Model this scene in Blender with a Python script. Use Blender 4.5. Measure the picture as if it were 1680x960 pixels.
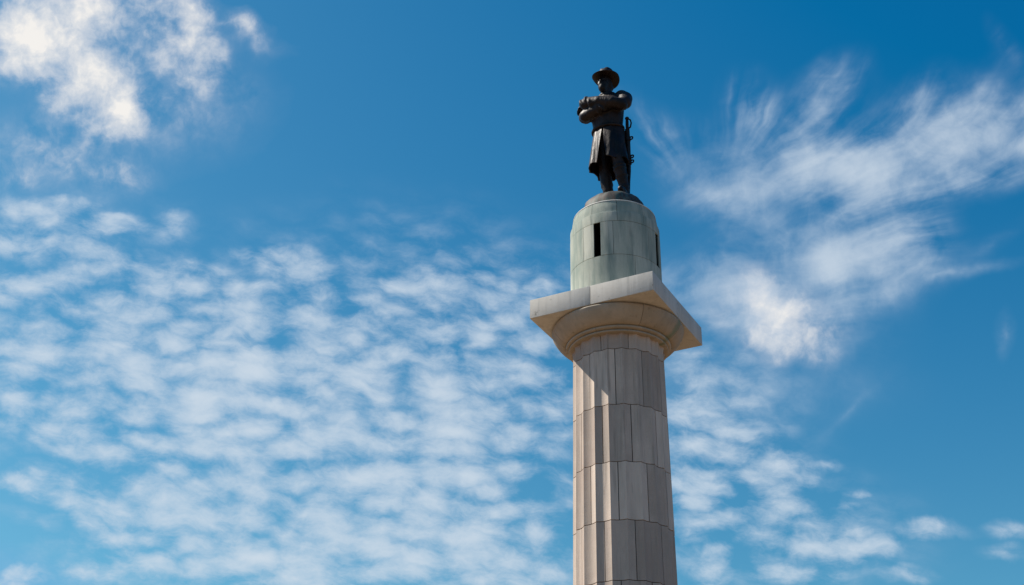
import bpy, bmesh, math, random
from mathutils import Vector, Matrix, noise

R = math.radians
rnd = random.Random(7)
S = bpy.context.scene
for o in list(bpy.data.objects):
    bpy.data.objects.remove(o)

# ------------------------------------------------------------------ camera
EYE = 1.65
PITCH, ROLL, YAW, FPX = R(29.033), R(0.822), R(-5.255), 2132.9
cam_d = bpy.data.cameras.new('camera')
cam = bpy.data.objects.new('camera', cam_d)
S.collection.objects.link(cam)
S.camera = cam
cam_d.sensor_fit = 'HORIZONTAL'
cam_d.sensor_width = 36.0
cam_d.lens = 36.0 * FPX / 1680.0
cam_d.clip_start = 0.1
cam_d.clip_end = 20000
Fv = Vector((math.sin(YAW) * math.cos(PITCH), math.cos(YAW) * math.cos(PITCH), math.sin(PITCH)))
R0 = Vector((math.cos(YAW), -math.sin(YAW), 0))
U0 = R0.cross(Fv)
Rv = math.cos(ROLL) * R0 + math.sin(ROLL) * U0
Uv = -math.sin(ROLL) * R0 + math.cos(ROLL) * U0
M = Matrix((Rv, Uv, -Fv)).transposed().to_4x4()
M.translation = Vector((0, -40, EYE))
cam.matrix_world = M

# ------------------------------------------------------------------ light
SUN_AZ, SUN_EL = R(-97.5), R(50)          # azimuth counted from "towards the camera", + to the right
sdir = Vector((math.sin(SUN_AZ) * math.cos(SUN_EL), -math.cos(SUN_AZ) * math.cos(SUN_EL), math.sin(SUN_EL)))
sun_d = bpy.data.lights.new('sun', 'SUN')
sun_d.energy = 5.0
sun_d.angle = R(0.5)
sun_d.color = (1.0, 0.93, 0.83)
sun = bpy.data.objects.new('sun', sun_d)
S.collection.objects.link(sun)
sun.rotation_euler = sdir.to_track_quat('Z', 'Y').to_euler()
sun.location = sdir * 60

vs = S.view_settings
S.display_settings.display_device = 'sRGB'
vs.view_transform = 'Standard'
vs.look = 'None'
vs.gamma = 1.0
vs.exposure = 0.5
vs.use_curve_mapping = False

W = bpy.data.worlds.new('World')
S.world = W
W.use_nodes = True
W.cycles.sampling_method = 'MANUAL'
W.cycles.sample_map_resolution = 256
NT = W.node_tree
NT.nodes.clear()


class G:
    """little expression helper over a node tree"""
    def __init__(self, nt):
        self.nt = nt

    def put(self, sock, v):
        if isinstance(v, bpy.types.NodeSocket):
            self.nt.links.new(v, sock)
        elif isinstance(v, (tuple, list, Vector)):
            sock.default_value = tuple(v) if len(v) == len(sock.default_value) else tuple(v) + (1.0,)
        else:
            sock.default_value = v

    def m(self, op, a, b=None, c=None, clamp=False):
        n = self.nt.nodes.new('ShaderNodeMath')
        n.operation = op
        n.use_clamp = clamp
        self.put(n.inputs[0], a)
        if b is not None: self.put(n.inputs[1], b)
        if c is not None: self.put(n.inputs[2], c)
        return n.outputs[0]

    def v(self, op, a, b=None, c=None, scale=None):
        n = self.nt.nodes.new('ShaderNodeVectorMath')
        n.operation = op
        self.put(n.inputs[0], a)
        if b is not None: self.put(n.inputs[1], b)
        if c is not None: self.put(n.inputs[2], c)
        if scale is not None: self.put(n.inputs['Scale'], scale)
        return n.outputs['Value'] if op in ('DOT_PRODUCT', 'LENGTH', 'DISTANCE') else n.outputs[0]

    def xyz(self, x, y, z=0.0):
        n = self.nt.nodes.new('ShaderNodeCombineXYZ')
        for i, t in enumerate((x, y, z)): self.put(n.inputs[i], t)
        return n.outputs[0]

    def noise(self, vec, scale, detail=3, rough=0.55, dist=0.0, dims='2D', lac=2.0):
        n = self.nt.nodes.new('ShaderNodeTexNoise')
        n.noise_dimensions = dims
        self.put(n.inputs['Vector'], vec)
        n.inputs['Scale'].default_value = scale
        n.inputs['Detail'].default_value = detail
        n.inputs['Roughness'].default_value = rough
        n.inputs['Distortion'].default_value = dist
        n.inputs['Lacunarity'].default_value = lac
        return n.outputs[0], n.outputs[1]

    def ramp(self, x, a, b, lo=0.0, hi=1.0, smooth=True):
        n = self.nt.nodes.new('ShaderNodeMapRange')
        n.interpolation_type = 'SMOOTHSTEP' if smooth else 'LINEAR'
        for i, t in enumerate((x, a, b, lo, hi)): self.put(n.inputs[i], t)
        return n.outputs[0]

    def mix(self, f, a, b, blend='MIX'):
        n = self.nt.nodes.new('ShaderNodeMix')
        n.data_type = 'RGBA'
        n.blend_type = blend
        self.put(n.inputs[0], f)
        self.put(n.inputs[6], a)
        self.put(n.inputs[7], b)
        return n.outputs[2]

    def mapping(self, vec, loc, rot, scale):
        n = self.nt.nodes.new('ShaderNodeMapping')
        n.vector_type = 'TEXTURE'
        self.put(n.inputs[0], vec)
        n.inputs[1].default_value = loc
        n.inputs[2].default_value = (0, 0, rot)
        n.inputs[3].default_value = scale
        return n.outputs[0]


g = G(NT)
tc = NT.nodes.new('ShaderNodeTexCoord')
D = tc.outputs['Generated']
sky = NT.nodes.new('ShaderNodeTexSky')
sky.sky_type = 'NISHITA'
sky.sun_disc = False
sky.sun_elevation = SUN_EL
sky.sun_rotation = math.atan2(sdir.x, sdir.y)
sky.altitude = 0
sky.air_density = 1.0
sky.dust_density = 0.3
sky.ozone_density = 3.0
SKY_STRENGTH = 0.0707
# deep polarised blue of a clear dry noon: per channel gain and offset (in units of sky strength)
sky_col = g.v('MAXIMUM', g.v('MULTIPLY_ADD', sky.outputs[0], (1.12, 1.54, 1.12), (-1.03, -1.04, 0.22)), (0.02, 0.5, 1.5))
sky_col = g.v('MINIMUM', sky_col, (2.0, 4.4, 8.0))

# --- a flat chart of this half of the sky, centred on a fixed bearing (north by 5 deg west, 29 deg up)
w_ = g.m('MAXIMUM', g.v('DOT_PRODUCT', D, Fv), 0.2)
k_ = FPX / 1000.0
cu = g.m('DIVIDE', g.v('DOT_PRODUCT', D, Rv * k_), w_)
cv = g.m('DIVIDE', g.v('DOT_PRODUCT', D, Uv * k_), w_)
P = g.xyz(cu, cv)


def ch(px, py):
    return ((px - 840) / 1000.0, (480 - py) / 1000.0)


def warp(vec, scale, amp, detail=2, off=0.0):
    c = g.noise(g.v('ADD', vec, (off, off * 0.7, 0)), scale, detail)[1]
    return g.v('MULTIPLY_ADD', g.v('SUBTRACT', c, (0.5, 0.5, 0.5)), (amp, amp, 0), vec)


def blobs(vec, items, smooth=0.25, ext=1.35):
    """union of soft elliptical cloudlets: (px, py, rx, ry, amount[, turn])"""
    acc = None
    for it in items:
        px, py, rx, ry, a = it[:5]
        rot = it[5] if len(it) > 5 else 0
        x, y = ch(px, py)
        rx, ry = rx / 1000.0, ry / 1000.0
        if rot:
            q = g.mapping(vec, (x, y, 0), R(rot), (rx, ry, 1))
        else:
            q = g.v('MULTIPLY_ADD', vec, (1 / rx, 1 / ry, 0), (-x / rx, -y / ry, 0))
        l = g.v('LENGTH', q)
        # falls from `a` in the middle to 0 at `ext` radii
        t = g.m('MULTIPLY_ADD', l, -a / ext, a)
        acc = t if acc is None else g.m('SMOOTH_MAX', acc, t, smooth)
    return g.m('MAXIMUM', acc, 0.0)


ALTO_A = [(110,40,110,35,.7),(290,70,70,22,.7),(430,65,55,30,.35),(45,110,90,40,.45),(215,130,60,50,.6),(290,170,60,30,.6),
(75,235,110,45,.8),(170,210,60,30,.5),(430,215,110,45,.75),(570,260,75,45,.7),(650,155,70,25,.4),(730,200,80,50,.5),
(310,295,95,55,.75),(430,345,50,35,.6),(290,365,20,10,.4),(90,385,110,60,.8),(220,400,100,45,.75),(330,440,110,50,.85),
(620,320,70,35,.5),(660,345,60,30,.5),(590,420,130,65,.95),(735,395,80,40,.6),(790,320,100,40,.7),(860,355,60,40,.5),
(1040,215,95,35,.6),(900,260,50,20,.35),(950,290,60,30,.4),(965,385,75,35,.6),(1085,350,65,25,.6),(1170,370,50,30,.7),
(1290,250,60,30,.6),(860,460,120,50,.7),(1085,480,110,60,.6),(1230,330,90,60,.35),(1280,400,80,60,.4),
(60,500,90,25,.6),(40,540,70,50,.65),(130,560,110,45,.6),(240,620,110,40,.55),(300,540,60,35,.65),
(490,520,80,55,.85),(570,490,100,30,.6),(690,525,60,25,.7),(830,550,90,40,.7),(620,575,60,25,.6),(540,620,130,40,.85),
(710,620,80,35,.8),(400,675,80,30,.6),(320,600,60,25,.5),(890,610,90,45,.75),(1020,570,90,40,.65),(1130,590,140,60,.75),
(1060,640,90,40,.6),(60,710,90,25,.6),(240,770,90,40,.75),(130,740,60,20,.4),(360,700,60,25,.4),
(620,720,90,40,.75),(730,690,60,30,.6),(450,765,110,50,.85),(600,790,70,30,.6),(920,705,110,65,.9),(1060,765,80,35,.75),
(1150,700,120,50,.75),(820,790,90,40,.75),(280,850,85,30,.7),(460,860,70,30,.6),(585,840,60,25,.6),(700,850,60,40,.7),
(880,835,130,40,.8),(1120,835,130,60,.85),(1240,790,80,35,.7),(1310,820,50,30,.6),(370,910,100,30,.85),(490,900,60,30,.7),
(640,900,100,40,.85),(780,930,110,40,.9),(950,870,70,40,.7),(1000,900,120,45,.7),(1230,920,120,50,.85),(60,945,60,25,.7),
(650,950,60,20,.7),(230,930,80,30,.4)]
ALTO_B = [(260,250,110,80,.6),(420,360,90,45,.6),(600,520,150,70,.8),(300,440,120,50,.5),(290,595,110,55,.7),(590,650,130,50,.65),
(300,700,110,40,.5),(260,750,60,30,.5),(380,820,60,50,.5),(370,910,70,50,.6),(760,790,200,50,.7),(940,820,140,50,.65),
(700,920,160,35,.6),(1230,750,130,40,.55),(1520,740,100,40,.55),(1500,830,100,40,.5),(920,580,50,15,.25),(870,630,50,12,.2),
(810,487,60,20,.3),(1140,920,110,30,.35)]
alto = [(x / 1.5, 320 + y / 1.5, a / 1.5, b / 1.5, c) for x, y, a, b, c in ALTO_A] + \
       [(1020 + x / 2.4, 560 + y / 2.4, a / 2.4, b / 2.4, c) for x, y, a, b, c in ALTO_B]
CIRRUS = [(1550,245,190,62,.95,13),(1420,280,190,55,.95,4),(1670,235,110,55,.75,12),(1300,275,100,50,.6,0),(1345,195,95,48,.5,62),(1580,185,85,36,.42,45),(1490,200,95,50,.48,45),
(1245,215,80,50,.38,100),(1210,320,160,60,.5,-32),(1105,265,120,26,.34,-52),(1060,215,60,14,.2,-55),(1185,415,110,30,.38,84),(1290,310,130,40,.3,0),
(1400,415,130,85,.95,8),(1480,400,70,60,.5),(1255,490,130,80,.85,-15),(1150,470,110,60,.5),(1225,440,70,40,.4),
(1545,448,120,12,.36,7),(1620,400,70,18,.2,35),(1310,590,160,34,.32,16),(1385,690,70,9,.22,42),(1250,640,220,70,.3),
(1660,85,60,20,.25,-65),(1660,545,16,34,.45),(1040,560,60,140,.3),(1120,600,90,60,.3)]
VEIL = [(450,700,480,300,.9),(750,640,380,260,.8),(600,900,480,160,.85),(150,560,300,200,.6),(1130,760,200,230,.75),(1000,600,260,140,.5),(1300,880,240,110,.5),(120,420,200,120,.45)]
CUMULUS = [(120,20,120,45,.95),(100,50,120,60,1),(60,70,100,50,1),(150,110,60,60,.9),(115,150,48,42,.8),(190,170,44,48,.95),(165,200,36,34,.75),
(165,205,28,25,.5),(105,160,30,25,.5),(305,40,32,80,.8,10),(325,110,40,40,.7),(265,90,40,30,.5),(240,20,50,30,.4),
(405,55,38,18,.5,-35),(370,45,30,10,.35),(420,75,40,15,.3),(190,290,40,20,.45),(100,250,120,60,.38),(260,170,120,60,.36),
(20,290,30,25,.4),(415,150,30,30,.2),(330,200,30,20,.25),(1295,540,70,50,.8),(1245,500,65,40,.62),(1350,500,40,25,.3,-30)]

# altocumulus
Pa = warp(warp(P, 7.0, 0.05, 2), 24.0, 0.020, 3, 3.1)
A = blobs(Pa, alto, 0.14)
Ps = g.mapping(warp(P, 11, 0.035, 3, 9.0), (0, 0, 0), R(-7), (2.1, 1.0, 1))
vo = NT.nodes.new('ShaderNodeTexVoronoi')
vo.voronoi_dimensions = '2D'
vo.feature = 'SMOOTH_F1'
vo.inputs['Scale'].default_value = 30.0
vo.inputs['Smoothness'].default_value = 0.2
vo.inputs['Randomness'].default_value = 0.95
NT.links.new(Ps, vo.inputs['Vector'])
puff = g.m('SUBTRACT', 0.62, vo.outputs['Distance'])
na = g.noise(Ps, 36.0, 8, 0.68)[0]
nb = g.noise(g.v('ADD', Ps, (5.3, 1.7, 0)), 7.0, 4, 0.55)[0]
V = blobs(warp(P, 4.0, 0.09, 3, 17.0), VEIL, 0.3)
gate = g.ramp(g.m('ADD', A, V), 0.0, 0.55)
A = g.m('MULTIPLY_ADD', g.m('MULTIPLY', puff, gate), 0.95, A)
A = g.m('MULTIPLY_ADD', g.m('MULTIPLY', g.m('SUBTRACT', na, 0.5), gate), 1.45, A)
A = g.m('MULTIPLY_ADD', g.m('MULTIPLY', g.m('SUBTRACT', nb, 0.5), gate), 0.55, A)
A = g.m('MULTIPLY_ADD', V, 0.36, A)
a_alto = g.m('SUBTRACT', 1.0, g.m('EXPONENT', g.m('MULTIPLY', g.m('POWER', g.m('MAXIMUM', A, 0.0), 1.55), -1.35)))
a_alto = g.m('MULTIPLY', a_alto, 0.93)

# cirrus: a soft body with fibres drawn out along the fall streaks
Pc = warp(warp(P, 4.0, 0.06, 2, 21.0), 14.0, 0.022, 3, 4.0)
C = blobs(Pc, CIRRUS, 0.3, 1.55)
cx_, cy_ = ch(1205, 450)
fx = warp(warp(P, 2.5, 0.16, 1, 13.0), 9.0, 0.030, 2, 37.0)
fq = g.v('SUBTRACT', fx, (cx_, cy_, 0))
sep = NT.nodes.new('ShaderNodeSeparateXYZ')
NT.links.new(fq, sep.inputs[0])
ang = g.m('ARCTAN2', sep.outputs[0], sep.outputs[1])
fib = g.xyz(g.m('MULTIPLY', ang, 5.5), g.m('MULTIPLY', g.v('LENGTH', fq), 2.6))
f1 = g.noise(fib, 1.7, 5, 0.5)[0]
fr_ = g.m('MULTIPLY', g.ramp(g.v('LENGTH', fq), 0.12, 0.26), g.ramp(g.m('ABSOLUTE', ang), 1.35, 1.8, 1.0, 0.0))
ban = g.mapping(warp(P, 3.0, 0.16, 2, 23.0), (0, 0, 0), R(14), (0.30, 0.07, 1))
f3 = g.noise(ban, 1.6, 6, 0.58)[0]
f2 = g.noise(warp(P, 8.0, 0.06, 3, 31.0), 10.0, 7, 0.58)[0]
edge = g.m('MULTIPLY', g.ramp(C, 0.0, 0.30), g.ramp(C, 0.30, 0.85, 1.0, 0.28))
body_ = g.ramp(C, 0.0, 0.4)
C = g.m('MULTIPLY_ADD', g.m('MULTIPLY', g.m('MULTIPLY', g.m('SUBTRACT', f1, 0.5), edge), fr_), 0.9, C)
C = g.m('MULTIPLY_ADD', g.m('MULTIPLY', g.m('SUBTRACT', f2, 0.5), body_), 0.85, C)
C = g.m('MULTIPLY_ADD', g.m('MULTIPLY', g.m('SUBTRACT', f3, 0.5), body_), 0.45, C)
a_cir = g.ramp(C, 0.0, 1.05, 0.0, 0.82)

# cumulus rags with thin margins
Pu = warp(warp(P, 7.0, 0.085, 3, 41.0), 30.0, 0.022, 4, 44.0)
K = blobs(Pu, CUMULUS, 0.22, 1.85)
n3 = g.noise(warp(P, 16, 0.04, 3, 51.0), 13.0, 8, 0.60)[0]
n5 = g.noise(P, 55.0, 5, 0.6)[0]
kg = g.ramp(K, 0.0, 0.4)
K = g.m('MULTIPLY_ADD', g.m('MULTIPLY', g.m('SUBTRACT', n3, 0.5), kg), 1.35, K)
K = g.m('MULTIPLY_ADD', g.m('MULTIPLY', g.m('SUBTRACT', n5, 0.5), kg), 0.30, K)
a_cum = g.ramp(K, 0.0, 1.0, 0.0, 0.97, smooth=False)
a_cum = g.m('MULTIPLY', a_cum, g.ramp(a_cum, 0.0, 0.55, 0.35, 1.0))

inv = lambda x: g.m('SUBTRACT', 1.0, x)
front = g.ramp(g.v('DOT_PRODUCT', D, Fv), 0.35, 0.6)
thin = g.m('SUBTRACT', 1.0, g.m('MULTIPLY', inv(a_alto), inv(a_cir)))
thin = g.m('MULTIPLY', thin, front)
a_cum = g.m('MULTIPLY', a_cum, front)
CL = 10.0
thin_col = g.mix(thin, tuple(c * CL for c in (0.46, 0.60, 0.76)), tuple(c * CL for c in (0.66, 0.74, 0.82)))
cum_col = g.mix(g.ramp(K, 0.2, 1.1), tuple(c * CL for c in (0.66, 0.70, 0.78)), tuple(c * CL for c in (0.93, 0.90, 0.86)))
col = g.mix(thin, sky_col, thin_col)
col = g.mix(a_cum, col, cum_col)
bg = NT.nodes.new('ShaderNodeBackground')
bg.inputs['Strength'].default_value = SKY_STRENGTH
NT.links.new(col, bg.inputs['Color'])
out = NT.nodes.new('ShaderNodeOutputWorld')
NT.links.new(bg.outputs[0], out.inputs[0])

# ------------------------------------------------------------------ helpers


def tag(o, label=None, cat=None, group=None, kind=None):
    if label: o['label'] = label
    if cat: o['category'] = cat
    if group: o['group'] = group
    if kind: o['kind'] = kind
    return o


def empty(name, loc, rz=0, scale=1.0):
    o = bpy.data.objects.new(name, None)
    S.collection.objects.link(o)
    o.location = loc
    o.rotation_euler = (0, 0, rz)
    o.scale = (scale,) * 3
    return o


def finish(name, bm, mats, parent=None, sharp=35, recalc=True):
    if recalc:
        bmesh.ops.recalc_face_normals(bm, faces=bm.faces)
    me = bpy.data.meshes.new(name)
    bm.to_mesh(me)
    bm.free()
    for m in (mats if isinstance(mats, (list, tuple)) else [mats]):
        me.materials.append(m)
    for p in me.polygons:
        p.use_smooth = True
    me.set_sharp_from_angle(angle=R(sharp))
    o = bpy.data.objects.new(name, me)
    S.collection.objects.link(o)
    if parent is not None:
        o.parent = parent
    return o


def new_mat(name):
    m = bpy.data.materials.new(name)
    m.use_nodes = True
    nt = m.node_tree
    b = nt.nodes['Principled BSDF']
    return m, G(nt), b


def stone(name, c_dark, c_light, stain, stain_amt, rough=0.85, streak=0.5, grey=(0.16, 0.15, 0.14), leak=None):
    m, q, b = new_mat(name)
    geo = q.nt.nodes.new('ShaderNodeNewGeometry').outputs['Position']
    at = q.nt.nodes.new('ShaderNodeAttribute')
    at.attribute_name = 'tone'
    tone = at.outputs['Fac']
    n1 = q.noise(geo, 1.1, 5, 0.6, dims='3D')[0]
    n2 = q.noise(geo, 26.0, 4, 0.7, dims='3D')[0]
    n3 = q.noise(q.v('MULTIPLY', geo, (7.0, 7.0, 0.35)), 1.0, 4, 0.6, dims='3D')[0]
    f = q.m('ADD', q.m('MULTIPLY', n1, 0.55), q.m('MULTIPLY', tone, 0.7))
    f = q.m('ADD', f, q.m('MULTIPLY', q.m('SUBTRACT', n2, 0.5), 0.35))
    c = q.mix(q.ramp(f, 0.15, 0.95), c_dark, c_light)
    st = q.m('MULTIPLY', q.ramp(n3, 0.46, 0.72), q.ramp(n1, 0.35, 0.6))
    c = q.mix(q.m('MULTIPLY', st, streak), c, grey)
    n4 = q.noise(q.v('MULTIPLY', geo, (2.6, 2.6, 0.5)), 1.0, 3, 0.6, dims='3D')[0]
    c = q.mix(q.m('MULTIPLY', q.ramp(n4, 0.35, 0.68), stain_amt), c, stain)
    if leak is not None:                                     # green run-off below a joint, and dark lichen blotches
        sx = q.nt.nodes.new('ShaderNodeSeparateXYZ')
        q.nt.links.new(geo, sx.inputs[0])
        az = q.m('ARCTAN2', sx.outputs[0], q.m('MULTIPLY', sx.outputs[1], -1.0))
        lk = q.ramp(q.m('ABSOLUTE', q.m('SUBTRACT', q.m('ADD', az, q.m('MULTIPLY', q.m('SUBTRACT', n1, 0.5), 0.12)), leak)), 0.09, 0.015)
        c = q.mix(q.m('MULTIPLY', lk, 0.75), c, (0.17, 0.215, 0.15))
        n6 = q.noise(geo, 2.3, 6, 0.7, dims='3D')[0]
        c = q.mix(q.m('MULTIPLY', q.ramp(n6, 0.60, 0.70), 0.6), c, (0.13, 0.115, 0.08))
    q.put(b.inputs['Base Color'], c)
    b.inputs['Roughness'].default_value = rough
    b.inputs['Specular IOR Level'].default_value = 0.25
    bu = q.nt.nodes.new('ShaderNodeBump')
    bu.inputs['Strength'].default_value = 0.35
    bu.inputs['Distance'].default_value = 0.02
    q.put(bu.inputs['Height'], q.m('ADD', q.m('MULTIPLY', n2, 0.6), q.m('MULTIPLY', n1, 1.5)))
    q.put(b.inputs['Normal'], bu.outputs[0])
    return m


def plain(name, col, rough=0.9, metal=0.0):
    m, q, b = new_mat(name)
    geo = q.nt.nodes.new('ShaderNodeNewGeometry').outputs['Position']
    n = q.noise(geo, 9.0, 3, 0.6, dims='3D')[0]
    q.put(b.inputs['Base Color'], q.mix(n, tuple(c * 0.7 for c in col), tuple(min(1, c * 1.3) for c in col)))
    b.inputs['Roughness'].default_value = rough
    b.inputs['Metallic'].default_value = metal
    return m


LIME = stone('limestone', (0.355, 0.275, 0.225), (0.65, 0.53, 0.435), (0.32, 0.28, 0.235), 0.35, streak=0.65, grey=(0.22, 0.18, 0.15))
CAPS = stone('capital_limestone', (0.33, 0.268, 0.20), (0.47, 0.39, 0.30), (0.28, 0.245, 0.185), 0.35, streak=0.35, leak=1.17)
ABAC = stone('abacus_limestone', (0.42, 0.385, 0.345), (0.60, 0.565, 0.51), (0.38, 0.36, 0.32), 0.3, streak=0.4, grey=(0.24, 0.23, 0.21), leak=9.0)
DRUMS = stone('verdigris_streaked_limestone', (0.30, 0.325, 0.265), (0.50, 0.50, 0.42), (0.18, 0.235, 0.205), 0.75, streak=0.6,
              grey=(0.17, 0.19, 0.17))
RIMS = stone('rim_stone_sunlit_tone', (0.52, 0.50, 0.46), (0.66, 0.64, 0.58), (0.45, 0.46, 0.42), 0.25, streak=0.2)  # paler than the drum: the sunlit edge line is painted into this colour
MORTAR = plain('old_mortar', (0.07, 0.06, 0.055))
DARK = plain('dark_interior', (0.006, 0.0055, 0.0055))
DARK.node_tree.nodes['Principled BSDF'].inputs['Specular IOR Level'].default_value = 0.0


def sector(bm, az0, az1, z0, z1, rf, depth, naz, nz, tone, azs=None, zs=None, jit=0.0):
    """one curved block: outer face follows rf(az, z), closed at the sides and the back. az from the camera side, + right"""
    lay = bm.faces.layers.float.get('tone') or bm.faces.layers.float.new('tone')
    azs = azs or [az0 + (az1 - az0) * i / naz for i in range(naz + 1)]
    zs = zs or [z0 + (z1 - z0) * i / nz for i in range(nz + 1)]
    na_, nz_ = len(azs) - 1, len(zs) - 1
    dr = rnd.uniform(-jit, jit)

    def pt(a, z, r):
        return bm.verts.new((r * math.sin(a), -r * math.cos(a), z))
    o = [[pt(a, z, rf(a, z) + dr) for a in azs] for z in zs]
    rin = lambda a, z: min(rf(a, zz) for zz in zs) - depth
    i_ = [[pt(a, z, rin(a, z)) for a in azs] for z in (zs[0], zs[-1])]
    fs = []
    for j in range(nz_):
        for i in range(na_):
            fs.append((o[j][i], o[j][i + 1], o[j + 1][i + 1], o[j + 1][i]))
    for i in range(na_):
        fs.append((i_[0][i + 1], i_[0][i], i_[1][i], i_[1][i + 1]))
        fs.append((o[0][i + 1], o[0][i], i_[0][i], i_[0][i + 1]))
        fs.append((o[-1][i], o[-1][i + 1], i_[1][i + 1], i_[1][i]))
    for i, c in ((0, 1), (na_, -1)):
        ring_ = [o[j][i] for j in range(nz_ + 1)] + [i_[1][i], i_[0][i]]
        fs.append(ring_ if c > 0 else ring_[::-1])
    for f in fs:
        fa = bm.faces.new(f)
        fa[lay] = tone


def lathe(bm, prof, n=96, mat=0, tone=0.4, closed=False, cx=0, cy=0):
    lay = bm.faces.layers.float.get('tone') or bm.faces.layers.float.new('tone')
    rings = []
    for r, z in prof:
        if r < 1e-5:
            rings.append([bm.verts.new((cx, cy, z))])
        else:
            rings.append([bm.verts.new((cx + r * math.cos(2 * math.pi * i / n), cy + r * math.sin(2 * math.pi * i / n), z)) for i in range(n)])
    pr = list(zip(rings, rings[1:])) + ([(rings[-1], rings[0])] if closed else [])
    for a, b in pr:
        for i in range(n):
            j = (i + 1) % n
            if len(a) == 1 and len(b) == 1: continue
            vs_ = [a[0], b[j], b[i]] if len(a) == 1 else ([a[i], a[j], b[0]] if len(b) == 1 else [a[i], a[j], b[j], b[i]])
            f = bm.faces.new(vs_)
            f.material_index = mat
            f[lay] = tone


# ------------------------------------------------------------------ ground
bm = bmesh.new()
bmesh.ops.create_grid(bm, x_segments=40, y_segments=40, size=6000)
m, q, b = new_mat('dry_lawn')
geo = q.nt.nodes.new('ShaderNodeNewGeometry').outputs['Position']
n1 = q.noise(geo, 0.15, 6, 0.6, dims='3D')[0]
q.put(b.inputs['Base Color'], q.mix(q.ramp(n1, 0.35, 0.65), (0.125, 0.078, 0.036), (0.19, 0.122, 0.066)))
b.inputs['Roughness'].default_value = 0.95
tag(finish('ground', bm, m), kind='structure')

# ------------------------------------------------------------------ the column
column = tag(empty('stone_monument', (0, 0, 0)), 'tall fluted limestone column with a square capital under a greenish round drum', 'column', kind='thing')
H = 20.60 + EYE                       # underside of the abacus
RING = [z + EYE for z in (19.24, 17.23, 15.25, 13.33, 11.43)]
while RING[-1] > 3.2:
    RING.append(RING[-1] - 1.95)
NECK = 19.80 + EYE
ARR = R(4.4)
FL = R(18)


def shaft_r(a, z):
    base = 1.537 + 0.01055 * (H - z)
    if z > NECK - 0.35:
        base += 0.05 * ((z - NECK + 0.35) / 0.35) ** 2
    t = ((a - ARR) / FL) % 1.0
    if t > 1 - 1e-6: t = 0.0
    return base - 0.085 * (1 - (2 * t - 1) ** 2)


GAP = 0.012
bm = bmesh.new()
levels = [NECK] + RING + [1.5]
for c in range(len(levels) - 1):
    zt, zb = levels[c] - (0 if c == 0 else GAP), levels[c + 1] + GAP
    off = ARR - FL / 2 + (0 if c % 2 else -FL)        # joints run down every second flute
    for k in range(10):
        a0 = off + k * 2 * FL
        gp = rnd.uniform(0.008, 0.017)
        inner = [a0 + 2 * FL * i / 24 for i in range(1, 24)]
        azs = [a0 + gp / 1.55] + inner + [a0 + 2 * FL - gp / 1.55]
        nz = 4 if c == 0 else 3
        sector(bm, 0, 0, zb, zt, shaft_r, 0.2, 0, nz, rnd.uniform(0.05, 0.95), azs=azs, jit=0.003)
shaft = finish('shaft', bm, [LIME, MORTAR], column, 22)
bm = bmesh.new()
lathe(bm, [(0, 1.5), (1.64, 1.5), (1.436, NECK), (0, NECK)], 80)
core = finish('mortar_joints', bm, MORTAR, shaft)
# plain stepped foot of the column, below the photograph
bm = bmesh.new()
lay = bm.faces.layers.float.new('tone')
for hw, z0, z1 in ((2.9, 0.0, 0.5), (2.45, 0.503, 1.0), (2.1, 1.003, 1.498)):
    r_ = bmesh.ops.create_cube(bm, size=1, matrix=Matrix.Rotation(R(-23), 4, 'Z') @ Matrix.Translation((0, 0, (z0 + z1) / 2)) @ Matrix.Diagonal((hw * 2, hw * 2, z1 - z0, 1)))
finish('plinth', bm, LIME, column)

# capital: echinus with annulets
EP = [(1.99, H - 0.60), (2.075, H - 0.51), (2.16, H - 0.40), (2.225, H - 0.28), (2.262, H - 0.17), (2.272, H - 0.09), (2.255, H - 0.045), (2.20, H - 0.022)]
EP = [(1.815, H - 0.612), (1.87, H - 0.595), (1.94, H - 0.555), (2.02, H - 0.485), (2.11, H - 0.385), (2.19, H - 0.27), (2.245, H - 0.165), (2.265, H - 0.085), (2.25, H - 0.045), (2.20, H - 0.028)]


def prof_r(prof):
    def rf(a, z):
        for (r0, z0), (r1, z1) in zip(prof, prof[1:]):
            if z <= z1 + 1e-9:
                t = (z - z0) / (z1 - z0)
                return r0 + (r1 - r0) * t
        return prof[-1][0]
    return rf


bm = bmesh.new()
js = [R(t) for t in (-125, -75, 23, 71, 128, 180)]
js.append(js[0] + 2 * math.pi)
zs = [z for r, z in EP]
for a0, a1 in zip(js, js[1:]):
    sector(bm, a0 + 0.0035, a1 - 0.0035, 0, 0, prof_r(EP), 0.3, max(6, int((a1 - a0) / 0.06)), 0, rnd.uniform(0.2, 0.8), zs=zs)
ech = finish('echinus', bm, CAPS, column, 30)
bm = bmesh.new()
AP = [(1.60, H - 0.832), (1.665, H - 0.827), (1.70, H - 0.815), (1.708, H - 0.785), (1.695, H - 0.757), (1.662, H - 0.745), (1.662, H - 0.735), (1.745, H - 0.728), (1.785, H - 0.705), (1.800, H - 0.672), (1.795, H - 0.642), (1.760, H - 0.628), (1.755, H - 0.614)]
js = [R(t) for t in (-168, -96, -24, 48, 120)]
js.append(js[0] + 2 * math.pi)
for a0, a1 in zip(js, js[1:]):
    sector(bm, a0 + 0.003, a1 - 0.003, 0, 0, prof_r(AP), 0.25, 24, 0, rnd.uniform(0.2, 0.8), zs=[z for r, z in AP])
finish('annulet', bm, CAPS, ech, 30)
bm = bmesh.new()
lathe(bm, [(0, NECK - 0.02), (1.42, NECK - 0.02), (1.45, H - 0.80), (1.58, H - 0.70), (1.70, H - 0.6), (2.0, H - 0.3), (2.06, H + 0.005), (0, H + 0.005)], 80)
finish('capital_core', bm, MORTAR, ech)

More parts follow.
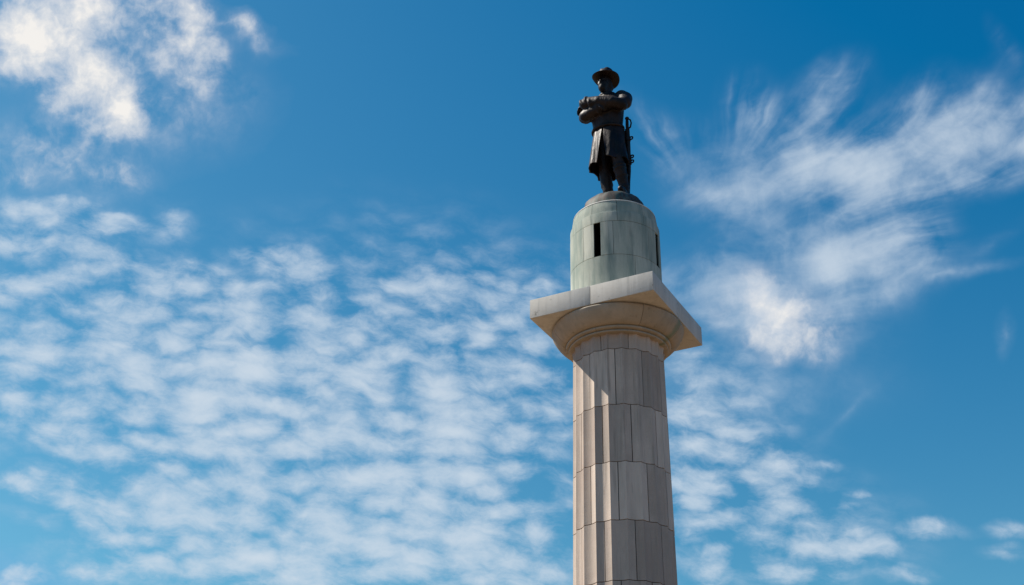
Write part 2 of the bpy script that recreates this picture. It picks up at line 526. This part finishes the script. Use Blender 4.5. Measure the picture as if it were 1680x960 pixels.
# abacus: four quarter blocks
T = 0.708
AH = 4.503 / 2
bm = bmesh.new()
lay = bm.faces.layers.float.new('tone')
rot = Matrix.Rotation(R(-23), 4, 'Z')
for sx in (-1, 1):
    for sy in (-1, 1):
        tmp = bmesh.new()
        tl = tmp.faces.layers.float.new('tone')
        gp = 0.006
        bmesh.ops.create_cube(tmp, size=1, matrix=Matrix.Translation((sx * (AH + gp) / 2, sy * (AH + gp) / 2, H + T / 2)) @ Matrix.Diagonal((AH - gp, AH - gp, T, 1)))
        bmesh.ops.bevel(tmp, geom=list(tmp.edges), offset=0.014, segments=2, affect='EDGES', profile=0.6)
        tn = rnd.uniform(0.35, 0.8)
        for f in tmp.faces: f[tl] = tn
        tmp.transform(rot)
        me_ = bpy.data.meshes.new('t'); tmp.to_mesh(me_); tmp.free()
        bm.from_mesh(me_); bpy.data.meshes.remove(me_)
finish('abacus', bm, ABAC, column, 40)

# the drum
DZ1, DZ2, DTOP = 22.793 + EYE, 24.146 + EYE, 25.10 + EYE
DB = H + T
RD = 1.60
UP = [(RD, DZ2 + 0.008), (RD, DZ2 + 0.37), (1.592, DZ2 + 0.40), (1.545, DZ2 + 0.415), (1.54, DZ2 + 0.50), (1.53, DZ2 + 0.62), (1.515, DZ2 + 0.74), (1.495, DZ2 + 0.82), (1.485, DTOP - 0.062)]
bm = bmesh.new()
SL = R(-22.6)
HW = R(4.7)


def block_ring(bm, cuts, z0, z1, rf, depth, zs=None, nz=2, gp=0.004, tones=(0.15, 0.9)):
    cuts = cuts + [cuts[0] + 2 * math.pi]
    for a0, a1 in zip(cuts, cuts[1:]):
        sector(bm, a0 + gp, a1 - gp, z0, z1, rf, depth, max(3, int((a1 - a0) / 0.055)), nz, rnd.uniform(*tones), zs=zs, jit=0.002)


flat = lambda a, z: RD + 0.002
block_ring(bm, [R(24.7 + 90 * k) for k in range(4)], DB, DZ1 - 0.008, flat, 0.4)
for k in range(4):
    c0 = SL + k * math.pi / 2
    for a0, a1, g0, g1 in ((c0 + HW, c0 + R(20.6), 0, 0.004), (c0 + R(20.6), c0 + R(69.4), 0.004, 0.004), (c0 + R(69.4), c0 + R(90) - HW, 0.004, 0)):
        sector(bm, a0 + g0, a1 - g1, DZ1 + 0.008, DZ2 - 0.008, flat, 0.05, max(4, int((a1 - a0) / 0.055)), 2, rnd.uniform(0.15, 0.9), jit=0.002)
block_ring(bm, [R(3.6 + 36.2 * k) for k in range(10)], 0, 0, prof_r(UP), 0.3, zs=[z for r, z in UP])
drum = finish('drum', bm, DRUMS, column, 32)
bm = bmesh.new()
lathe(bm, [(0, DB + 0.003), (1.55, DB + 0.003), (1.55, DZ1 - 0.012), (0.95, DZ1 - 0.0), (0.95, DZ2 + 0.0), (1.55, DZ2 + 0.012), (1.50, DZ2 + 0.37), (1.44, DZ2 + 0.6), (1.40, DTOP - 0.08), (0, DTOP - 0.08)], 64)
finish('drum_core', bm, MORTAR, drum)
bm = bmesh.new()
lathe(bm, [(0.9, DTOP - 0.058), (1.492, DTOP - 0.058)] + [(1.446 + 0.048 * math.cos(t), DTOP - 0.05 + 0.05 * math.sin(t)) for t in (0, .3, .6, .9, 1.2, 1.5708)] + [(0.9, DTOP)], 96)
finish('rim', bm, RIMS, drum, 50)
for k in range(4):
    bm = bmesh.new()
    c0 = SL + k * math.pi / 2
    lay = bm.faces.layers.float.new('tone')
    w = RD * math.sin(HW) - 0.003
    zb, zt = DZ1 + 0.010, DZ2 - 0.010
    # deep loophole: back, jambs, sill and head lined near-black, its shade put in colour
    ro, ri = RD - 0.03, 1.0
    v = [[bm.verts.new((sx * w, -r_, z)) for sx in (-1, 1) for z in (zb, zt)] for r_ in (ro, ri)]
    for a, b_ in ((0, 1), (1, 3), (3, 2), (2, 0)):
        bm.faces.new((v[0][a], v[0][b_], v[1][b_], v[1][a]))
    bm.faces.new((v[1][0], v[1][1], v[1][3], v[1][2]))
    bm.transform(Matrix.Rotation(c0, 4, 'Z'))
    finish('window_slit', bm, DARK, drum, recalc=False)

# ------------------------------------------------------------------ the statue
m, q, b = new_mat('dark_bronze')
geo = q.nt.nodes.new('ShaderNodeNewGeometry').outputs['Position']
n1 = q.noise(geo, 2.3, 5, 0.6, dims='3D')[0]
n2 = q.noise(q.v('MULTIPLY', geo, (9, 9, 2)), 1.0, 4, 0.65, dims='3D')[0]
c = q.mix(q.ramp(n1, 0.35, 0.65), (0.004, 0.0025, 0.0025), (0.019, 0.011, 0.0095))
c = q.mix(q.m('MULTIPLY', q.ramp(n2, 0.55, 0.75), 0.35), c, (0.021, 0.017, 0.016))
q.put(b.inputs['Base Color'], c)
b.inputs['Metallic'].default_value = 0.1
b.inputs['Specular IOR Level'].default_value = 0.28
q.put(b.inputs['Roughness'], q.ramp(n2, 0.3, 0.7, 0.45, 0.65))
bu = q.nt.nodes.new('ShaderNodeBump')
bu.inputs['Strength'].default_value = 0.35
bu.inputs['Distance'].default_value = 0.06
n9 = q.noise(q.v('MULTIPLY', geo, (5.5, 5.5, 2.2)), 1.0, 4, 0.6, 1.2, dims='3D')[0]
q.put(bu.inputs['Height'], n9)
q.put(b.inputs['Normal'], bu.outputs[0])
BRONZE = m
m, q, b = new_mat('patinated_bronze')
geo = q.nt.nodes.new('ShaderNodeNewGeometry').outputs['Position']
n1 = q.noise(geo, 2.0, 5, 0.65, dims='3D')[0]
n2 = q.noise(q.v('MULTIPLY', geo, (5, 5, 1.2)), 1.0, 4, 0.65, dims='3D')[0]
c = q.mix(q.ramp(n1, 0.35, 0.65), (0.02, 0.015, 0.014), (0.075, 0.052, 0.042))
c = q.mix(q.m('MULTIPLY', q.ramp(n2, 0.42, 0.60), 0.8), c, (0.05, 0.088, 0.08))
q.put(b.inputs['Base Color'], c)
b.inputs['Metallic'].default_value = 0.15
b.inputs['Roughness'].default_value = 0.7
PATINA = m

SC = 3.31
FACE = R(-27)
MH = 0.81
statue = tag(empty('statue', (0, 0, DTOP)), 'dark bronze statue of a standing man in hat and long coat with folded arms', 'statue')


def dome(bm, prof, n=72, amp=0.03, fr=2.2):
    lathe(bm, prof, n)
    for v in bm.verts:
        k = noise.noise(v.co * fr) + 0.5 * noise.noise(v.co * fr * 2.7)
        if v.co.z > 0.02:
            v.co += Vector((v.co.x, v.co.y, 0)).normalized() * amp * k if v.co.xy.length > 0.2 else Vector((0, 0, 0))
            if v.co.xy.length > 0.62: v.co.z += amp * 0.6 * noise.noise(v.co * 4)


bm = bmesh.new()
dome(bm, [(0, 0), (1.17, 0), (1.165, 0.1), (1.15, 0.2), (1.14, 0.3), (1.12, 0.4), (1.09, 0.5), (1.05, 0.58), (1.0, 0.65), (0.94, 0.71), (0.87, 0.755), (0.79, 0.785), (0.68, 0.803), (0.5, MH), (0, MH)], amp=0.045, fr=2.8)
finish('base', bm, PATINA, statue, 60)


def ell(bm, c, r, rotm=None):
    m_ = Matrix.Translation(c) @ (rotm.to_4x4() if rotm else Matrix.Identity(4)) @ Matrix.Diagonal((*r, 1))
    bmesh.ops.create_icosphere(bm, subdivisions=3, radius=1, matrix=m_)


def tube(bm, pts, rad, n=14, flat=1.0, caps=True):
    """tapered tube through the points (rounded ends)"""
    pts = [Vector(p) for p in pts]
    rings = []
    up = Vector((0.03, 1, 0.02))
    for i, p in enumerate(pts):
        d = (pts[min(i + 1, len(pts) - 1)] - pts[max(i - 1, 0)]).normalized()
        x = d.cross(up)
        if x.length < 1e-3: x = d.cross(Vector((1, 0, 0)))
        x.normalize()
        y = d.cross(x)
        r = rad[i] if isinstance(rad, (list, tuple)) else rad
        rings.append([bm.verts.new(p + x * r * math.cos(2 * math.pi * k / n) + y * r * flat * math.sin(2 * math.pi * k / n)) for k in range(n)])
    for a, b_ in zip(rings, rings[1:]):
        for k in range(n):
            bm.faces.new((a[k], a[(k + 1) % n], b_[(k + 1) % n], b_[k]))
    if caps:
        bm.faces.new(rings[0][::-1]); bm.faces.new(rings[-1])


def limb(bm, pts, rad):
    tube(bm, pts, rad)
    for p, r in zip(pts, rad):
        ell(bm, Vector(p), (r, r, r))


def loft(bm, secs, n=28):
    rings = []
    for (cx, cy, z, rx, ry) in secs:
        rings.append([bm.verts.new((cx + rx * math.cos(2 * math.pi * k / n), cy + ry * math.sin(2 * math.pi * k / n), z)) for k in range(n)])
    for a, b_ in zip(rings, rings[1:]):
        for k in range(n):
            bm.faces.new((a[k], a[(k + 1) % n], b_[(k + 1) % n], b_[k]))
    bm.faces.new(rings[0][::-1]); bm.faces.new(rings[-1])


def remesh(bm, voxel, smooth_it=4, extra=None):
    bmesh.ops.recalc_face_normals(bm, faces=bm.faces)
    me = bpy.data.meshes.new('tmp'); bm.to_mesh(me); bm.free()
    o = bpy.data.objects.new('tmp', me); S.collection.objects.link(o)
    md = o.modifiers.new('r', 'REMESH'); md.mode = 'VOXEL'; md.voxel_size = voxel; md.adaptivity = 0
    if smooth_it:
        sm = o.modifiers.new('s', 'SMOOTH'); sm.iterations = smooth_it; sm.factor = 0.5
    dg = bpy.context.evaluated_depsgraph_get()
    dg.update()
    res = bmesh.new()
    ev = o.evaluated_get(dg)
    me2 = ev.to_mesh(); res.from_mesh(me2); ev.to_mesh_clear()
    bpy.data.objects.remove(o); bpy.data.meshes.remove(me)
    return res


BX = -0.045                                     # the weight rests on the right leg: trunk over to that side
# continuous body: head with face, neck, trunk, legs in boots, hands
bm = bmesh.new()
loft(bm, [(BX, 0, .84, .15, .11), (BX, 0, .95, .165, .12), (BX, 0, 1.1, .155, .115), (BX, 0, 1.3, .18, .12), (BX, 0, 1.42, .15, .09), (BX, 0, 1.47, .08, .07)])
tube(bm, [(BX, 0, 1.42), (BX - .005, -.015, 1.58)], [.068, .06])
hx, hy = BX - .008, -.035
ell(bm, (hx, hy + .01, 1.655), (.076, .096, .108))
ell(bm, (hx, hy - .045, 1.60), (.060, .055, .07))       # face
ell(bm, (hx, hy - .06, 1.555), (.05, .048, .065))       # bearded chin
ell(bm, (hx, hy - .058, 1.525), (.034, .034, .045))
ell(bm, (hx, hy - .105, 1.618), (.012, .018, .026))     # nose
ell(bm, (hx, hy - .112, 1.606), (.013, .013, .012))
for s in (-1, 1):
    ell(bm, (hx + s * .03, hy - .085, 1.652), (.028, .012, .009))      # brow
    ell(bm, (hx + s * .035, hy - .075, 1.612), (.022, .018, .018))     # cheekbone
    ell(bm, (hx + s * .022, hy - .098, 1.586), (.022, .012, .010))     # moustache
    ell(bm, (hx + s * .077, hy + .01, 1.63), (.012, .022, .034))       # ear
    ell(bm, (hx + s * .06, hy + .04, 1.60), (.022, .05, .05))          # hair over the neck
limb(bm, [(.06, 0, .90), (.085, -.045, .70), (.10, -.075, .52), (.11, -.03, .36), (.12, .02, .20), (.125, .03, .10)], [.105, .09, .068, .07, .055, .05])
limb(bm, [(-.125, 0, .90), (-.125, .02, .70), (-.12, .03, .50), (-.115, .06, .34), (-.105, .085, .2), (-.105, .09, .10)], [.105, .088, .066, .07, .055, .05])
for (ax, ay, tx, ty) in ((.125, .03, .175, -.17), (-.105, .09, -.20, -.085)):
    a = Vector((ax, ay, 0)); t = Vector((tx, ty, 0)); d = (t - a)
    limb(bm, [a - d * .18 + Vector((0, 0, .045)), a + d * .35 + Vector((0, 0, .055)), a + d * .75 + Vector((0, 0, .042)), t + Vector((0, 0, .034))], [.043, .05, .046, .034])
    ell(bm, a + d * -.12 + Vector((0, 0, .02)), (.04, .04, .022))
# boot folds
for z, r, x, y in ((.42, .069, .107, -.05), (.385, .069, .109, -.04), (.30, .065, .115, -.008), (.17, .053, .122, .025), (.13, .052, .124, .03)):
    tube(bm, [(x + r * math.cos(t) * 1.0, y + r * math.sin(t), z + .018 * math.sin(t + 1)) for t in [k * math.pi / 8 for k in range(17)]], .009, 8)
for z, r, x, y in ((.30, .065, -.112, .07), (.22, .057, -.107, .083), (.15, .052, -.105, .088)):
    tube(bm, [(x + r * math.cos(t) * 1.0, y + r * math.sin(t), z + .018 * math.sin(t + 2)) for t in [k * math.pi / 8 for k in range(17)]], .008, 8)
body = remesh(bm, 0.0105, 3)
# hands: right hand tucked over the left sleeve, left hand under the right elbow, five fingers each


def hand(bm, wrist, direc, palm_n, s=1.0):
    wrist = Vector(wrist); d = Vector(direc).normalized(); n_ = Vector(palm_n).normalized(); w_v = d.cross(n_).normalized()
    tube(bm, [wrist - d * .03, wrist + d * .02, wrist + d * .06, wrist + d * .09], [.028, .036, .042, .038], 12, 0.55)
    for i, (ln) in enumerate((.075, .088, .082, .062)):
        b0 = wrist + d * .075 + w_v * (.03 - .02 * i)
        p1 = b0 + d * ln * .5 + n_ * .008
        p2 = b0 + d * ln * .82 + n_ * .028
        p3 = b0 + d * ln * .92 + n_ * .05
        tube(bm, [b0 - d * .02, b0 + d * .005, p1, p2, p3], [.009, .011, .010, .009, .007], 8)
    b0 = wrist + d * .025 + w_v * .036
    tube(bm, [b0 - w_v * .015, b0 + w_v * .015 + d * .02, b0 + w_v * .018 + d * .055 + n_ * .015], [.013, .012, .009], 8)


hb = bmesh.new()
hand(hb, (.08, -.165, 1.21), (.9, .3, .1), (0, 1, -.15))
hand(hb, (BX - .215, -.172, 1.332), (-.8, .5, .02), (.25, .55, -.75))
hb = remesh(hb, 0.006, 1)
me_ = bpy.data.meshes.new('t'); hb.to_mesh(me_); hb.free(); body.from_mesh(me_); bpy.data.meshes.remove(me_)

fig_T = Matrix.Translation((0, 0, MH - .004)) @ Matrix.Rotation(FACE, 4, 'Z') @ Matrix.Scale(SC, 4)


def fig(name, bm, mat=BRONZE, parent=None, sharp=70, recalc=True):
    bm.transform(fig_T)
    return finish(name, bm, mat, parent or statue, sharp, recalc)


figure = fig('figure', body)

# coat: trunk and folded sleeves
bm = bmesh.new()
loft(bm, [(BX, .0, .955, .174, .130), (BX, 0, 1.0, .172, .130), (BX, 0, 1.1, .186, .140), (BX, -.005, 1.22, .20, .15), (BX, 0, 1.33, .215, .145), (BX, .005, 1.40, .21, .12), (BX, .008, 1.445, .16, .098), (BX, .005, 1.48, .085, .08)])
SLV_R = [(BX - .175, .015, 1.395), (BX - .225, -.035, 1.315), (BX - .238, -.095, 1.215), (BX - .215, -.135, 1.195), (BX - .13, -.165, 1.195), (BX - .02, -.175, 1.195), (.06, -.165, 1.205)]
SLV_L = [(BX + .178, .015, 1.41), (BX + .238, -.01, 1.345), (BX + .258, -.06, 1.255), (BX + .235, -.115, 1.205), (BX + .15, -.175, 1.225), (BX + .0, -.212, 1.27), (BX - .12, -.205, 1.31), (BX - .20, -.18, 1.328)]
limb(bm, SLV_R, [.084, .082, .078, .072, .066, .060, .057])
limb(bm, SLV_L, [.084, .084, .078, .074, .070, .066, .064, .066])
for k in range(22):                                          # creases on sleeves and chest
    pts = SLV_R if k % 2 else SLV_L
    i = rnd.randrange(1, len(pts) - 1)
    p, n_ = Vector(pts[i]), Vector(pts[i + 1])
    d = (n_ - p).normalized(); c0 = p.lerp(n_, rnd.random())
    x = d.orthogonal().normalized(); y = d.cross(x)
    ph = rnd.uniform(0, 6.28); r = .072
    tube(bm, [c0 + (x * math.cos(ph + t) + y * math.sin(ph + t)) * r + d * (.03 * t - .03) for t in (0, .4, .8, 1.2, 1.6, 2.0)], [.004, .010, .014, .014, .010, .004], 6)
tube(bm, [(BX + .088 * math.cos(t), .002 + .08 * math.sin(t), 1.485 + .012 * math.sin(t)) for t in [k * math.pi / 10 for k in range(21)]], .02, 8)   # collar
coat = remesh(bm, 0.011, 3)
# skirt of the coat, open in front, with thickness and hanging folds


def skirt_pt(ps, t, inner):
    """ps: angle from straight ahead (+ to the figure's left), t: 0 waist .. 1 hem"""
    rx = .170 + .058 * t ** 0.9
    ry = .128 + .092 * t ** 0.9
    fold = .017 * math.sin(5 * ps + .8) + .010 * math.sin(9 * ps + 2.1) + .004 * math.sin(17 * ps)
    k = 1 + (fold * t ** .7) / .2
    if 0.1 < ps < 1.2:                                      # pushed out over the advanced left thigh
        k += .07 * math.sin((ps - .1) / 1.1 * math.pi) * math.sin(min(1, t * 1.3) * math.pi)
    if -2.2 < ps < -.2:
        k += .13 * t * math.sin((ps + 2.2) / 2 * math.pi)
    th = .014 if inner else 0
    x = BX * (1 - .2 * t) + (rx * k - th) * math.sin(ps)
    y = -(ry * k - th) * math.cos(ps)
    hem = .475 + .02 * math.cos(ps - .5) + .012 * math.sin(7 * ps)
    return Vector((x, y, .985 + (hem - .985) * t))


n_a, n_t = 110, 26
outer, innr = [], []
for j in range(n_t + 1):
    t = j / n_t
    a0, a1 = .05 + .24 * t ** 1.3, -.05 - .16 * t ** 1.3 + 2 * math.pi
    outer.append([coat.verts.new(skirt_pt(a0 + (a1 - a0) * i / n_a, t, False)) for i in range(n_a + 1)])
    innr.append([coat.verts.new(skirt_pt(a0 + (a1 - a0) * i / n_a, t, True)) for i in range(n_a + 1)])
for j in range(n_t):
    for i in range(n_a):
        coat.faces.new((outer[j][i], outer[j + 1][i], outer[j + 1][i + 1], outer[j][i + 1]))
        coat.faces.new((innr[j][i + 1], innr[j + 1][i + 1], innr[j + 1][i], innr[j][i]))
for i in range(n_a):
    coat.faces.new((outer[n_t][i], innr[n_t][i], innr[n_t][i + 1], outer[n_t][i + 1]))
    coat.faces.new((innr[0][i], outer[0][i], outer[0][i + 1], innr[0][i + 1]))
for j in range(n_t):
    coat.faces.new((innr[j][0], innr[j + 1][0], outer[j + 1][0], outer[j][0]))
    coat.faces.new((outer[j][n_a], outer[j + 1][n_a], innr[j + 1][n_a], innr[j][n_a]))
fig('coat', coat, BRONZE, figure, 55)

# sash and buckle
bm = bmesh.new()
tube(bm, [(BX + .180 * math.cos(t), .137 * math.sin(t), .985 + .008 * math.sin(2 * t)) for t in [k * math.pi / 20 for k in range(41)]], .020, 8)
ell(bm, (BX + .01, -.137, .985), (.035, .014, .028))
fig('sash', bm, BRONZE, figure)

# hat
bm = bmesh.new()
n = 56
prof = [(.083, .0, 0), (.11, -.004, .004), (.135, -.006, .01), (.158, -.004, .016), (.163, .002, .018), (.158, .008, .016), (.125, .006, .008), (.098, .012, .002), (.092, .03, 0), (.089, .075, 0), (.080, .118, 0), (.060, .140, 0), (.03, .147, 0)]
rings = []
for r, z, up in prof:
    ring_ = []
    for i in range(n):
        t = 2 * math.pi * i / n
        lift = up * (1.4 * abs(math.cos(t)) ** 2 - .9 * abs(math.sin(t)))
        pinch = -.018 * math.exp(-(math.cos(t) / .35) ** 2) if z > .09 else 0
        ring_.append(bm.verts.new((r * math.cos(t) * .97, r * 1.06 * math.sin(t), z + lift + pinch)))
    rings.append(ring_)
for a, b_ in zip(rings, rings[1:]):
    for k in range(n):
        bm.faces.new((a[k], a[(k + 1) % n], b_[(k + 1) % n], b_[k]))
bm.faces.new(rings[0][::-1]); bm.faces.new(rings[-1])
tube(bm, [(.096 * math.cos(t), .103 * math.sin(t), .022) for t in [k * math.pi / 16 for k in range(33)]], .010, 6)
bm.transform(Matrix.Translation((hx + .012, hy + .005, 1.708)) @ Matrix.Rotation(R(-6), 4, 'X') @ Matrix.Rotation(R(3), 4, 'Y'))
fig('hat', bm, BRONZE, figure, 50)

# sword at the left hip
sw_top, sw_bot = Vector((.178, .04, .955)), Vector((.14, .085, .05))
bm = bmesh.new()
ax = (sw_bot - sw_top)
tube(bm, [sw_top + ax * t + Vector((0, .02 * math.sin(t * 3.0), 0)) for t in (0, .15, .3, .45, .6, .75, .9, 1)], [.028, .030, .029, .028, .026, .018, .016, .012], 10, .8)
ell(bm, sw_bot + Vector((0, 0, .0)), (.016, .016, .02))
for t in (.14, .40, .47):
    c0 = sw_top + ax * t + Vector((0, .02 * math.sin(t * 3), 0))
    tube(bm, [c0 - ax.normalized() * .025, c0 + ax.normalized() * .025], .036, 12, .85)
    tube(bm, [c0 + Vector((.045 + .018 * math.cos(a), 0, .018 * math.sin(a))) for a in [k * math.pi / 6 for k in range(13)]], 0.009, 6)
sword = fig('sword', bm, BRONZE, statue)
bm = bmesh.new()
d = -ax.normalized()
tube(bm, [sw_top, sw_top + d * .05, sw_top + d * .11, sw_top + d * .135], [.017, .019, .018, .014], 10)
ell(bm, sw_top + d * .145, (.024, .024, .02))
tube(bm, [sw_top + d * .005 + Vector((-.03, .04, 0)), sw_top + d * .0, sw_top + d * .0 + Vector((.05, -.02, 0)), sw_top + d * .05 + Vector((.062, -.02, 0)), sw_top + d * .10 + Vector((.048, -.012, 0)), sw_top + d * .14 + Vector((.01, 0, 0))], [.010, .012, .010, .009, .009, .008], 8)
fig('hilt', bm, BRONZE, sword)
bm = bmesh.new()
tube(bm, [(BX + .15, .07, .975), (.17, .08, .90), (.20, .055, .845)], .008, 6, .6)
tube(bm, [(BX + .11, .11, .97), (.13, .15, .76), (.185, .075, .63)], .008, 6, .6)
fig('sword_sling', bm, BRONZE, sword)
